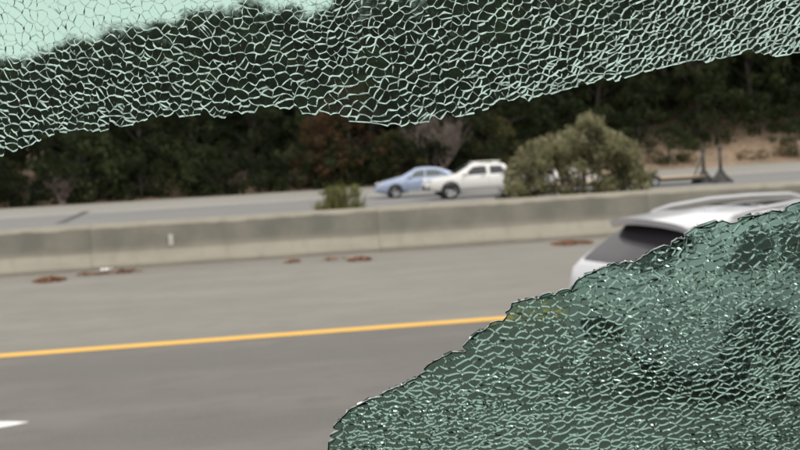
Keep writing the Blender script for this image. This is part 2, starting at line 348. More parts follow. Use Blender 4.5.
def wheel(par, x, side, yo, r, w_=.21):
    wh = bpy.data.objects.new('wheel', None); COL.objects.link(wh); wh.parent = par; wh.location = (x, side * yo, r)
    t = MB().lathe_y([(r * .62, -w_ / 2), (r * .9, -w_ / 2), (r * .985, -w_ * .38), (r, -w_ * .2), (r, w_ * .2), (r * .985, w_ * .38), (r * .9, w_ / 2), (r * .64, w_ / 2)], (0, 0, 0)); t.build('tyre', 'rubber', wh)
    m = MB(); y = side * w_ / 2 * .86
    m.lathe_y([(r * .66, y), (r * .6, y), (r * .58, y - side * .03), (r * .55, y - side * .03)], (0, 0, 0)); m.lathe_y([(r * .16, y - side * .03), (r * .15, y - side * .005), (.001, y)], (0, 0, 0), 16)
    for k in range(5):
        a_ = k * 2 * math.pi / 5; ca, sa = math.cos(a_), math.sin(a_)
        i_, o_ = r * .1, r * .6; wi, wo_ = r * .11, r * .085
        m.add([(ca * i_ - sa * wi, y - side * .012, sa * i_ + ca * wi), (ca * o_ - sa * wo_, y - side * .006, sa * o_ + ca * wo_), (ca * o_ + sa * wo_, y - side * .006, sa * o_ - ca * wo_), (ca * i_ + sa * wi, y - side * .012, sa * i_ - ca * wi),
               (ca * i_ - sa * wi, y - side * .05, sa * i_ + ca * wi), (ca * o_ - sa * wo_, y - side * .05, sa * o_ + ca * wo_), (ca * o_ + sa * wo_, y - side * .05, sa * o_ - ca * wo_), (ca * i_ + sa * wi, y - side * .05, sa * i_ - ca * wi)],
              [(0, 1, 2, 3), (4, 5, 1, 0), (1, 5, 6, 2), (2, 6, 7, 3)])
    m.build('rim', 'rim_metal', wh)
    k_ = MB(); k_.lathe_y([(r * .6, y - side * .06), (.001, y - side * .06)], (0, 0, 0), 20); k_.build('brake_disc', 'dark_steel', wh)
    return wh
def arches(par, car, xs_, r):
    for x in xs_:
        for sd_ in (-1, 1):
            ys_ = car.side_y(x, r + .2) + .006; b = MB(); n = 20; R_ = r * 1.17
            out = [(x + R_ * math.cos(math.pi * k / n), r + R_ * math.sin(math.pi * k / n)) for k in range(n + 1)] + [(x - R_, .2), (x + R_, .2)]
            pts = [(px_, sd_ * max(car.side_y(px_, pz_), car.side_y(x, r + .1)) + sd_ * .005, pz_) for px_, pz_ in out]
            cpt = (x, sd_ * ys_, r)
            b.add([cpt] + pts, [(0, k, k + 1) if sd_ < 0 else (0, k + 1, k) for k in range(1, len(pts))] + [(0, len(pts), 1) if sd_ < 0 else (0, 1, len(pts))])
            b.build('wheel_arch', 'black_trim', par); wheel(par, x, sd_, ys_ - .085, r)
def mirrors(par, car, x, m):
    for sd_ in (-1, 1):
        q = car.side_pt(x, .15, sd_, 0); b = MB().ellipsoid((x, q[1] + sd_ * .13, q[2] + .06), (.07, .11, .075)); b.tube([q, (x, q[1] + sd_ * .08, q[2] + .03)], .02, 6); b.build('side_mirror', m, par)
def blob(par, name, m, c, r, nu=14, nv=9): return MB().ellipsoid(c, r, nu, nv).build(name, m, par)

# white crossover in the next lane, heading right
suv = Car(4.55, 1.84,
    [(0, .62), (.015, .92), (.06, 1.03), (.13, 1.10), (.60, 1.405), (.85, 1.48), (1.5, 1.53), (2.2, 1.525), (2.6, 1.46), (3.35, 1.06), (3.55, 1.01), (4.25, .90), (4.45, .78), (4.55, .58)],
    [(0, 1.05), (.6, 1.03), (2.0, .98), (3.4, .94), (4.55, .88)], [(0, .42), (.25, .30), (.6, .22), (3.9, .22), (4.3, .26), (4.55, .38)],
    [(0, .80), (.06, .87), (.2, .945), (.5, .985), (1.2, 1), (3.5, 1), (4.1, .94), (4.4, .82), (4.55, .66)], .30)
SUV_Y = 9.45; SUV_X = at(577, 264, SUV_Y + .72).x
sv = thing('white_crossover', (SUV_X, SUV_Y, 0), 'white crossover car with rear roof spoiler passing in the next lane', 'car', rz=R(8))
sv.scale = (1, 1, .965)
suv.body(90).build('body', 'white_car_paint', sv)
suv.top_win(.135, .585, .10, .06).build('rear_window', 'rear_glass', sv)
suv.top_win(2.62, 3.32, .06, .07).build('windshield', 'car_glass', sv)
for sd_ in (-1, 1):
    suv.side_win(.55, 1.02, .86, 1.12, sd_).build('quarter_window', 'car_glass', sv)
    suv.side_win(1.07, 1.95, 1.17, 1.92, sd_).build('side_window', 'car_glass', sv)
    suv.side_win(2.02, 3.02, 1.99, 2.5, sd_).build('side_window', 'car_glass', sv)
    for xh in (1.25, 2.2):
        y = suv.side_y(xh, .93); MB().tube([(xh - .09, sd_ * (y + .012), .925), (xh - .07, sd_ * (y + .035), .93), (xh + .07, sd_ * (y + .035), .93), (xh + .09, sd_ * (y + .012), .925)], .014, 7).build('door_handle', 'white_car_paint', sv)
    for xd in (1.05, 1.98, 3.05):
        zs = [.34, .5, .7, .9, 1.0]; MB().grid([[(xd + dx, sd_ * (suv.side_y(xd, z) + .003), z) for z in zs] for dx in (-.004, .004)]).build('door_seam', 'black_trim', sv)
    # roof rail on short feet
    rr = MB(); rx = [.78, .84, 1.0, 1.4, 1.8, 2.2, 2.38, 2.44]; rz_ = [.0, .028, .05, .058, .058, .05, .028, .0]
    pts = []
    for x, h in zip(rx, rz_):
        yr, zr = suv.redge(x); pts.append((x, sd_ * (yr - .07), zr + (suv.top(x) - zr) * .7 + h))
    rr.tube(pts, [.014, .02, .021, .021, .021, .021, .02, .014], 8); rr.build('roof_rail', 'rail_metal', sv)
    blob(sv, 'tail_light', 'red_lens', (.13, sd_ * .70, .88), (.07, .10, .08))
    blob(sv, 'headlight', 'clear_lens', (4.27, sd_ * .66, .78), (.16, .15, .07))
# spoiler: overhanging lip bending down at its ends
rows_t, rows_b = [], []
for i in range(7):
    f = i / 6; rt_, rb_ = [], []
    for k in range(-10, 11):
        q = k / 10; x = .36 + .05 * q * q + (.46 - .05 * q * q) * f
        ed = suv.redge(max(x, .84))[0] - .02 - .03 * (1 - f); y = ed * q
        zc = 1.452 + .038 * f - .035 * q * q - .02 * abs(q) ** 8
        rt_.append((x, y, zc + .012)); rb_.append((x + .03 * (1 - f), y * .985, zc - .045 - .01 * f - .03 * (f < .01) * 0))
    rows_t.append(rt_); rows_b.append(rb_)
sp = MB().grid(rows_t); sp.grid([list(reversed(r)) for r in rows_b]); sp.grid([rows_b[0], rows_t[0]]);
sp.grid([[r[0] for r in rows_t], [r[0] for r in rows_b]]); sp.grid([[r[-1] for r in rows_b], [r[-1] for r in rows_t]])
spo = sp.build('spoiler', 'white_car_paint', sv)
fin = MB(); fin.add([(.95, -.016, 1.485), (1.09, -.02, 1.495), (1.09, .02, 1.495), (.95, .016, 1.485), (.955, 0, 1.522), (.98, 0, 1.522)], [(0, 1, 5, 4), (3, 4, 5, 2), (1, 2, 5), (0, 4, 3)], 0, True)
fin.build('roof_antenna', 'white_car_paint', sv)
suv.top_win(1.3, 2.5, .12, .12).build('sunroof', 'car_glass', sv)
MB().box((-.012, -.26, .70), (.012, .26, .82)).build('number_plate', 'white_paint', sv)
bm_ = MB(); bm_.grid([[(-.005 + .10 * q * q, q * .76, .42) for q in [k / 8 for k in range(-8, 9)]], [(-.03 + .10 * q * q, q * .78, .5) for q in [k / 8 for k in range(-8, 9)]], [(-.02 + .10 * q * q, q * .78, .62) for q in [k / 8 for k in range(-8, 9)]]]); bm_.build('bumper', 'black_trim', sv)
for sd_ in (-1, 1): MB().grid([[(x, sd_ * (suv.side_y(x, z) + .008), z) for x in [.98 + .2 * k for k in range(10)]] for z in (.24, .3, .36)]).build('sill_trim', 'grey_trim', sv)
arches(sv, suv, (.88, 3.58), .345); mirrors(sv, suv, 2.78, 'white_car_paint')

# pale blue sedan on the far carriageway, heading left
sed = Car(4.5, 1.78,
    [(0, .6), (.04, .92), (.12, 1.0), (.55, 1.04), (.75, 1.06), (1.35, 1.33), (1.75, 1.39), (2.2, 1.40), (2.6, 1.35), (3.35, .98), (3.55, .93), (4.15, .80), (4.38, .68), (4.5, .5)],
    [(0, .95), (1, .95), (3.4, .88), (4.5, .8)], [(0, .35), (.3, .22), (4.1, .2), (4.5, .3)],
    [(0, .8), (.2, .92), (.6, .98), (1.2, 1), (3.5, 1), (4.1, .92), (4.4, .78), (4.5, .62)], .34)
SY = 57.5; fx = at(377, 190, SY - .9).x
bl = thing('blue_sedan', (fx + 4.5, SY, 0), 'pale blue sedan on the far carriageway just ahead of the white truck', 'car', rz=math.pi)
sed.body().build('body', 'blue_car_paint', bl); sed.top_win(2.62, 3.3).build('windshield', 'car_glass', bl); sed.top_win(.82, 1.32).build('rear_window', 'car_glass', bl)
for sd_ in (-1, 1):
    sed.side_win(.98, 1.28, 1.38, 1.44, sd_, off=.008).build('quarter_window', 'clear_car_glass', bl); sed.side_win(1.33, 2.12, 1.48, 2.08, sd_, off=.008).build('side_window', 'clear_car_glass', bl); sed.side_win(2.19, 3.12, 2.15, 2.55, sd_, off=.008).build('side_window', 'clear_car_glass', bl)
    blob(bl, 'headlight', 'clear_lens', (4.2, sd_ * .64, .68), (.2, .13, .07)); blob(bl, 'tail_light', 'red_lens', (.1, sd_ * .66, .86), (.1, .14, .07))
    for xh in (1.5, 2.35): y = sed.side_y(xh, .82); MB().tube([(xh - .09, sd_ * (y + .01), .82), (xh, sd_ * (y + .035), .825), (xh + .09, sd_ * (y + .01), .82)], .014, 6).build('door_handle', 'blue_car_paint', bl)
    MB().grid([[(x, sd_ * (sed.side_y(x, z) + .01), z) for x in [1.0 + .2 * k for k in range(11)]] for z in (.22, .28, .34)]).build('sill_trim', 'white_truck_paint', bl)
    for xd in (1.3, 2.16, 3.08): MB().grid([[(xd + dx, sd_ * (sed.side_y(xd, z) + .004), z) for z in (.36, .5, .7, .86)] for dx in (-.006, .006)]).build('door_seam', 'black_trim', bl)
arches(bl, sed, (.85, 3.6), .31); mirrors(bl, sed, 2.85, 'blue_car_paint')

# white pickup truck, heading left, behind the median bush
pk = Car(5.3, 1.86,
    [(0, .7), (.04, 1.0), (.12, 1.06), (1.5, 1.06), (1.62, 1.07), (1.72, 1.40), (1.95, 1.46), (2.9, 1.50), (3.3, 1.46), (4.0, 1.06), (4.2, 1.0), (4.95, .92), (5.2, .84), (5.3, .6)],
    [(0, 1.0), (5.3, .95)], [(0, .5), (.5, .36), (4.8, .34), (5.3, .42)],
    [(0, .92), (.2, .96), (.7, 1), (4.5, 1), (5.0, .95), (5.2, .86), (5.3, .76)], .24)
PY = 52.3; fx = at(427, 190, PY - .9).x
wt = thing('white_pickup', (fx + 5.3, PY, 0), 'white pickup truck half hidden behind the median bush', 'truck', rz=math.pi)
pk.body().build('body', 'white_truck_paint', wt); pk.top_win(3.32, 3.96).build('windshield', 'clear_car_glass', wt); pk.top_win(1.66, 1.74, .12, .12).build('rear_window', 'car_glass', wt)
for sd_ in (-1, 1):
    pk.side_win(1.78, 2.48, 1.95, 2.46, sd_, off=.01).build('side_window', 'car_glass', wt); pk.side_win(2.62, 3.78, 2.64, 3.2, sd_, off=.01).build('side_window', 'car_glass', wt)
    blob(wt, 'headlight', 'clear_lens', (5.1, sd_ * .74, .84), (.14, .13, .09)); blob(wt, 'tail_light', 'red_lens', (.04, sd_ * .82, .88), (.06, .07, .15))
    for xh in (1.95, 2.8): y = pk.side_y(xh, .93); MB().tube([(xh - .09, sd_ * (y + .01), .93), (xh, sd_ * (y + .035), .935), (xh + .09, sd_ * (y + .01), .93)], .014, 6).build('door_handle', 'black_trim', wt)
    for xd in (1.72, 2.55, 3.7): MB().grid([[(xd + dx, sd_ * (pk.side_y(xd, z) + .004), z) for z in (.42, .6, .8, .95)] for dx in (-.006, .006)]).build('door_seam', 'black_trim', wt)
lb = MB()
for x in (2.0, 2.9): lb.box((x, -.62, 1.48), (x + .05, .62, 1.535))
for y in (-.55, .5): lb.box((1.9, y, 1.535), (3.1, y + .05, 1.56))
lb.build('roof_rack', 'white_truck_paint', wt)
fb = MB(); fb.grid([[(5.26 - .12 * q * q, q * .86, z) for q in [k / 8 for k in range(-8, 9)]] for z in (.42, .5, .62)]); fb.v = [(x + .08, y, z) for x, y, z in fb.v]; fb.build('bumper', 'black_trim', wt)
bd = MB().box((.16, -.72, 1.068), (1.52, .72, 1.075)); bd.build('bed_liner', 'black_trim', wt)
arches(wt, pk, (1.05, 4.25), .36); mirrors(wt, pk, 3.55, 'white_truck_paint')

# flat trailer behind it, with plywood deck
tr0 = fx + 5.3
te = at(716, 182, PY).x
tl = thing('flatbed_trailer', (tr0 + .5, PY, 0), 'low flatbed trailer with plywood deck behind the white truck', 'trailer')
TLn = te - tr0 - .5 - .75
fr = MB()
for y in (-.85, .79): fr.box((0, y, .2), (TLn, y + .06, .32))
for k in range(7): fr.box((k * (TLn - .06) / 6, -.79, .22), (k * (TLn - .06) / 6 + .06, .79, .30))
fr.tube([(0, -.8, .26), (-.8, 0, .36)], .04, 6).tube([(0, .8, .26), (-.8, 0, .36)], .04, 6); fr.build('frame', 'dark_steel', tl)
nb = 9
for k in range(nb): MB().box((0, -.85 + k * 1.7 / nb + .006, .325), (TLn, -.85 + (k + 1) * 1.7 / nb - .006, .36)).build('plank', 'plywood', tl)
for x in (TLn * .52, TLn * .52 + .8):
    for sd_ in (-1, 1): wheel(tl, x, sd_, .99, .24, .18)
for x in (TLn * .52, TLn * .52 + .8):
    for sd_ in (-1, 1):
        n = 12; r0 = .29
        rows = [[(x + r0 * math.cos(math.pi * k / n), sd_ * y, .24 + r0 * math.sin(math.pi * k / n)) for k in range(n + 1)] for y in (.875, 1.1)]
        MB().grid(rows).build('mudguard', 'black_trim', tl)
# two dark steel stands and a crate on the deck
def stand(px, label, brace, h):
    yy = PY - .2 if brace else PY - 1.1; x = at(px, 180, yy).x; t = thing('steel_stand', (x, yy, 0), label, 'stand', 'dark steel stands behind the trailer')
    MB().tube([(0, 0, .35), (0, 0, h)], [.085, .075], 8).build('post', 'dark_steel', t)
    for k in range(4):
        a_ = R(45 + 90 * k); MB().tube([(math.cos(a_) * .62, math.sin(a_) * .45, .02), (math.cos(a_) * .3, math.sin(a_) * .25, .2), (0, 0, .62)], [.05, .075, .07], 6).build('leg', 'dark_steel', t)
    b_ = MB(); b_.add([(-.46, -.28, .03), (.46, -.28, .03), (.46, .28, .03), (-.46, .28, .03), (-.07, -.06, .55), (.07, -.06, .55), (.07, .06, .55), (-.07, .06, .55)], [(0, 1, 5, 4), (1, 2, 6, 5), (2, 3, 7, 6), (3, 0, 4, 7), (0, 3, 2, 1), (4, 5, 6, 7)]); b_.build('base_housing', 'dark_steel', t)
    blob(t, 'top_cap', 'dark_steel', (0, 0, h), (.13, .13, .07))
    if brace: MB().tube([(-.72, -.3, .0), (-.05, 0, h * .82)], .035, 6).build('brace', 'dark_steel', t)
    return t
stand(704, 'dark steel stand with slanting brace behind the low trailer', True, 1.5); stand(721, 'dark steel stand with wide flared base near the trailer tail', False, 1.55)
x = at(613, 184, PY - .4).x; cr = thing('cargo_crate', (x, PY - .45, .361), 'pale pinkish box seen under the median bush', 'box')
MB().box((-.33, -.25, 0), (.33, .25, .3)).build('box_body', 'plywood', cr); MB().box((-.35, -.27, .302), (.35, .27, .34)).build('lid', 'plywood', cr)
for k in range(3):
    x = at(552 + 20 * k, 182, PY).x; wb = thing('water_tank', (x, PY, .361), 'white drum standing on the trailer behind the bush', 'drum', 'white drums on the trailer')
    MB().tube([(0, 0, 0), (0, 0, .03), (0, 0, .3), (0, 0, .6), (0, 0, .66)], [.27, .29, .29, .29, .24], 18).build('drum_body', 'white_truck_paint', wb); MB().tube([(0, 0, .66), (0, 0, .72)], .1, 12).build('cap', 'black_trim', wb)

# ------------------------------------------------------------------ vegetation
def leaf_quads(b, c, r, n, size, rng, flat=.8, mi=0):
    for _ in range(n):
        d = Vector((rng.gauss(0, 1), rng.gauss(0, 1), rng.gauss(0, 1))).normalized() * (rng.random() ** .45)
        p_ = Vector(c) + Vector((d.x * r, d.y * r, d.z * r * flat))
        nrm = (d + Vector((rng.gauss(0, .6), rng.gauss(0, .6), rng.gauss(.3, .6)))).normalized(); a_ = nrm.orthogonal().normalized()
        q = rng.random() * 6.28; a_ = a_ * math.cos(q) + nrm.cross(a_) * math.sin(q); c_ = nrm.cross(a_); s = size * rng.uniform(.6, 1.3)
        b.add([p_ - a_ * s * .6, p_ - c_ * s * .32 + nrm * s * .08, p_ + a_ * s * .6, p_ + c_ * s * .32 + nrm * s * .08], [(0, 1, 2, 3)], mi)
def tree_meshes(seed, H, rad, base, ncl, nl, size, leafm, barkm='bark', bare=False):
    rng = random.Random(seed); tr = MB(); cr = MB(); th = H * (.55 if not bare else .5)
    lean = Vector((rng.uniform(-.06, .06) * H, rng.uniform(-.05, .05) * H, 0)); r0 = .026 * H
    tp = [Vector((0, 0, -.3)), Vector((lean.x * .2, lean.y * .2, th * .35)), lean * .6 + Vector((0, 0, th * .7)), lean + Vector((0, 0, th))]
    tr.tube(tp, [r0 * 1.35, r0, r0 * .8, r0 * .55], 8)
    cl = []
    for k in range(ncl):
        a_ = rng.random() * 6.28; zf = rng.random(); z = H * (base + (1 - base) * zf)
        prof = math.sin(math.pi * min(1, max(.0, (zf * .83 + .13)))) ** .7
        rr_ = rad * prof * (.35 + .65 * math.sqrt(rng.random())) * (1 + .22 * math.sin(a_ * 3 + seed))
        cl.append(Vector((math.cos(a_) * rr_ + lean.x, math.sin(a_) * rr_ + lean.y, z)))
    for k, c_ in enumerate(cl):
        if k % 4 == 0:
            s0 = tp[1].lerp(tp[3], min(1, max(0, (c_.z - th * .5) / th))); mid = s0.lerp(c_, .5) + Vector((0, 0, rng.uniform(-.2, .3)))
            tr.tube([s0, mid, c_], [r0 * .4, r0 * .26, r0 * .08], 5)
        cl_r = rad * rng.uniform(.18, .34)
        leaf_quads(cr, c_, cl_r, int(nl * rng.uniform(.6, 1.4)), size, rng)
    return tr.mesh('trunk', barkm), cr.mesh('crown', leafm)
KINDS = {}
for i, (H, rad, base, ncl, nl, size, lm) in enumerate([(9.5, 3.4, .10, 75, 62, .30, 'leaf_dark'), (11, 3.8, .14, 85, 62, .32, 'leaf_dark'), (8.0, 3.1, .06, 70, 60, .27, 'leaf_mid'), (10, 3.2, .12, 75, 62, .30, 'leaf_mid'),
                                                     (6.2, 2.8, .05, 60, 60, .24, 'leaf_rust'), (5.6, 2.7, .05, 60, 60, .24, 'leaf_olive'), (2.6, 1.9, .04, 34, 55, .17, 'leaf_mid'), (2.0, 1.6, .04, 30, 55, .15, 'leaf_dark'), (1.3, 1.2, .05, 24, 45, .12, 'leaf_dry')]):
    KINDS[i] = (tree_meshes(20 + i, H, rad, base, ncl, nl, size, lm), H)
def tree(k, x, y, s, label, name='tree', cat='tree', group='trees of the dark wood beyond the far road', rz=None):
    (tm, cm), H = KINDS[k]; rz = random.random() * 6.28 if rz is None else rz
    t = thing(name, (x, y, gz(x, y)), label, cat, group, rz); sz = s * random.uniform(.93, 1.07); t.scale = (s * random.uniform(.92, 1.1), s * random.uniform(.92, 1.1), sz)
    for nm, me in (('trunk' if cat == 'tree' else 'stem', tm), ('crown' if cat == 'tree' else 'foliage', cm)):
        o = bpy.data.objects.new(nm, me); COL.objects.link(o); o.parent = t
    return t
rng = random.Random(5)
LB = {0: 'dark green broad oak in the dense wood beyond the far road', 1: 'tall dark green oak in the dense wood beyond the far road', 2: 'mid green bushy tree in the dense wood beyond the far road', 3: 'tall mid green tree in the dense wood beyond the far road'}
def skyline(x): return float(np.interp(x, [-40, -24, -14, -6, 0, 3, 5, 7, 10, 20, 60], [.78, .84, 1.0, 1.16, 1.22, 1.05, .84, 1.0, 1.3, 1.4, 1.5]))
for row, (y0, sp_) in enumerate([(85.5, 4.3), (90, 4.6), (95.5, 5.0), (102, 5.4)]):
    x = -46 + row * 1.7
    while x < 74:
        xx, yy = x + rng.uniform(-.8, .8), y0 + rng.uniform(-1.2, 1.2)
        if xx > 22: yy += 3.8
        k = rng.choice([0, 0, 1, 2, 3, 1]) if row else rng.choice([0, 2, 2, 3, 0]); f = skyline(xx) * (.70 if row == 0 else .80 + .05 * row) * rng.uniform(.86, 1.1)
        tree(k, xx, yy, f * (9.6 / KINDS[k][1]), LB[k]); x += sp_
for px in range(-70, 345, 17):            # the wood's back row against the sky, rising to the right
    yy = 109 + rng.uniform(-1.5, 1.5); ty = float(np.interp(px, [-70, 0, 40, 80, 180, 225, 245, 270, 300, 320, 335, 345], [80, 64, 50, 39, 17, 10, -2, 9, 15, 17, 2, -25])) + rng.uniform(-7, 7)
    q = at(px, ty, yy); k = rng.choice([0, 1, 2, 3]); tree(k, q.x, yy, (q.z - gz(q.x, yy)) / KINDS[k][1] * .97, LB[k])
# singled-out trees along the wood's edge
for px, k, s, y, lab in [(352, 4, 1.02, 82.6, 'rusty brown-leaved tree at the wood edge by the blue sedan'), (322, 4, .72, 82.2, 'smaller rusty brown tree at the edge of the wood'),
                         (492, 5, .8, 82.2, 'yellowish green small tree behind the white truck'), (398, 5, .62, 82.0, 'low olive green tree behind the blue sedan')]:
    tree(k, at(px, 160, y).x, y, s, lab, group='odd-coloured trees at the wood edge')
x = -46
while x < 74:                           # undergrowth where the wood meets the road
    xx = x + rng.uniform(-.6, .6); yy = 81.9 + rng.uniform(-.5, .8) + (4.6 if xx > 22 else 0)
    k = rng.choice([6, 7, 7]) ; tree(k, xx, yy, rng.uniform(.9, 1.7), {6: 'leafy green shrub under the trees beyond the far road', 7: 'low dark shrub under the trees beyond the far road'}[k], 'shrub', 'shrub', 'shrubs under the wood edge'); x += 1.8 if xx < 24 else 3.0
for px, s in ((668, 1.0), (690, .55), (745, .6), (762, .5), (785, .7), (796, .9), (655, .7)):
    y = 82.6; tree(8 if s < .75 else 6, at(px, 150, y).x, y, s, 'dry brown shrub on the tan bank' if s < .75 else 'green shrub on the tan bank', 'shrub', 'shrub', 'shrubs on the tan bank')
# bare-branched tree
def bare(x, y, H, label):
    rg = random.Random(11); b = MB()
    def grow(p_, d, L, r, dep):
        mid = p_ + d * L * .5 + Vector((rg.gauss(0, .05), rg.gauss(0, .05), 0)) * L; e = p_ + d * L + Vector((rg.gauss(0, .04), rg.gauss(0, .04), 0)) * L
        b.tube([p_, mid, e], [r, r * .8, r * .6], 5)
        if dep == 0: return
        for k in range(3 if dep > 1 else 4):
            nd = (d + Vector((rg.gauss(0, .42), rg.gauss(0, .42), rg.uniform(-.05, .35)))).normalized(); grow(p_.lerp(e, rg.uniform(.55, 1)), nd, L * rg.uniform(.58, .8), r * .58, dep - 1)
    t = thing('bare_tree', (x, y, gz(x, y)), label, 'tree')
    for k in range(6): grow(Vector((rg.gauss(0, .15), rg.gauss(0, .15), -.1)), Vector((rg.gauss(0, .55), rg.gauss(0, .3), 1)).normalized(), H * .36, .075, 4)
    b.build('branches', 'pale_bark', t); s_b = MB().tube([(0, 0, -.3), (0, 0, .25)], [.3, .2], 8); s_b.build('trunk', 'pale_bark', t)
bare(at(437, 150, 81.2).x, 81.2, 5.6, 'leafless tree with pale pinkish branches behind the cars')
bare(at(62, 190, 81.2).x, 81.3, 2.4, 'small leafless shrub at the dark wood edge beyond the tar joint')

# the bush in the median
bp_ = at(585, 190, 31.0); bx = bp_.x
bu = thing('median_bush', (bx, 31.0, -.01), 'large pale olive bush with creamy tips behind the barrier', 'bush'); rg = random.Random(9)
st = MB(); fo = MB(); tips = MB()
prof = [(-2.15, 1.25), (-1.9, 1.75), (-1.4, 2.3), (-.95, 2.42), (-.4, 2.6), (-.05, 2.98), (.25, 3.05), (.55, 2.65), (.95, 2.25), (1.2, 2.25), (1.45, 1.9), (1.6, 1.45), (1.75, 1.0)]
prof = [(a_, b_ * .905) for a_, b_ in prof]
for k in range(240):
    x = rg.uniform(-2.1, 1.62); hmax = float(np.interp(x, [q[0] for q in prof], [q[1] for q in prof])); z = hmax * (1 - .78 * rg.random() ** 1.1) - .1
    if z < 1.5 and x < 1.0 and rg.random() < .6: continue
    y = rg.gauss(0, .55) * math.sqrt(max(.1, 1 - (z / 3.2) ** 2)); r = rg.uniform(.2, .36)
    leaf_quads(fo, (x, y, z), r, 95, .095, rg)
    if z > hmax * .72: leaf_quads(tips, (x, y, z + .1), r * .95, 46, .07, rg)
    if k % 4 == 0:
        x0 = x * .35 + rg.uniform(-.3, .3); st.tube([(x0, y * .3, 0), ((x0 + x) / 2 + rg.gauss(0, .1), y * .6, z * .55), (x, y, z)], [.035, .024, .008], 5)
for k in range(60):                       # loose sprigs that break the outline
    x = rg.uniform(-2.2, 1.75); z = float(np.interp(x, [q[0] for q in prof], [q[1] for q in prof])) + rg.uniform(-.12, .14); y = rg.gauss(0, .3)
    st.tube([(x * .9, y, z - .5), (x, y, z)], [.012, .005], 4); leaf_quads(fo, (x, y, z - .08), .11, 22, .085, rg, 1.6); leaf_quads(tips, (x, y, z), .10, 22, .06, rg, 1.5)
st.build('stem', 'bark', bu); fo.build('foliage', 'leaf_bush', bu); tips.build('flower_tips', 'leaf_tip', bu)
for px, y, s, lab in ((520, 31.5, .62, 'low green weedy shrub beside the median bush'), (640, 30.5, .5, 'low yellowish shrub at the foot of the median bush')):
    tree(7 if px < 600 else 8, at(px, 190, y).x, y, s, lab, 'shrub', 'shrub', 'low shrubs in the median')
# weeds
def weeds(px, y, wx, h, n, label):
    c = at(px, 200, y); b = MB(); r_ = random.Random(int(px))
    for i in range(n):
        x0, y0 = r_.uniform(-wx / 2, wx / 2), r_.uniform(-.3, .3); hh = h * r_.uniform(.5, 1.05) * (1 - .35 * abs(2 * x0 / wx)); dx, dy = r_.gauss(0, .13), r_.gauss(0, .13); a_ = r_.random() * 6.28; w_ = .012 + r_.random() * .012
        ux, uy = math.cos(a_) * w_, math.sin(a_) * w_
        b.add([(x0 - ux, y0 - uy, 0), (x0 + ux, y0 + uy, 0), (x0 + dx * .4 + ux, y0 + dy * .4 + uy, hh * .6), (x0 + dx, y0 + dy, hh), (x0 + dx * .4 - ux, y0 + dy * .4 - uy, hh * .6)], [(0, 1, 2, 3, 4)])
    for i in range(n // 6): leaf_quads(b, (r_.uniform(-wx / 2, wx / 2), r_.uniform(-.25, .25), h * r_.uniform(.5, .85)), .12, 14, .07, r_)
    o = b.build('weed_clump', 'leaf_weed'); o.location = (c.x, y, -.01); return tag(o, label, 'weeds')
weeds(339, 28.2, 1.0, 1.62, 460, 'clump of green weeds showing over the barrier')

# ------------------------------------------------------------------ own vehicle: the door whose window is broken
TAU = R(21); PU = Vector((0, .55, CAM_H))                   # pane leans inward at the top
uU = Vector((0, -math.sin(TAU), math.cos(TAU))); nU = Vector((0, -math.cos(TAU), -math.sin(TAU)))
X0, X1 = -.20, .385
def pane_y(z): return PU.y - (z - CAM_H) * math.tan(TAU)
dr = thing('vehicle_door', (0, 0, 0), 'dark door and frame around the broken side window', 'vehicle door')
ZT, ZB = CAM_H + .125, CAM_H - .195
def bar_box(nm, m, x0, x1, z0, z1, d0, d1, par=dr):
    b = MB(); vs_ = []
    for z in (z0, z1):
        for (x, d) in ((x0, d0), (x1, d0), (x1, d1), (x0, d1)): vs_.append((x, pane_y(z) + d, z))
    b.add(vs_, [(0, 3, 2, 1), (4, 5, 6, 7), (0, 1, 5, 4), (1, 2, 6, 5), (2, 3, 7, 6), (3, 0, 4, 7)]); return b.build(nm, m, par)
bar_box('top_rail', 'door_paint', X0 - .07, X1 + .07, ZT, ZT + .07, -.02, .035)
bar_box('pillar', 'door_paint', X0 - .07, X0, ZB, ZT, -.02, .035); bar_box('pillar', 'door_paint', X1, X1 + .07, ZB, ZT, -.02, .035)
bar_box('weather_strip', 'rubber', X0, X1, ZB, ZB + .015, -.014, .02)
db = MB(); pf = [(pane_y(ZB) - .03, ZB - .002), (pane_y(ZB) + .045, ZB - .002), (pane_y(ZB) + .10, ZB - .2), (pane_y(ZB) + .10, .75), (pane_y(ZB) + .06, .5), (pane_y(ZB) - .03, .5)]
db.prism(pf, X0 - .6, X1 + .6); db.build('door_panel', 'door_paint', dr)
sb = MB(); sb.prism([(.35, .32), (.74, .32), (.74, .497), (.35, .497)], X0 - 1.6, X1 + 1.2); sb.build('rocker_sill', 'black_trim', dr)
for x in (X0 - 1.45, X1 + 1.05): wheel(dr, x, 1, .62, .36, .22)

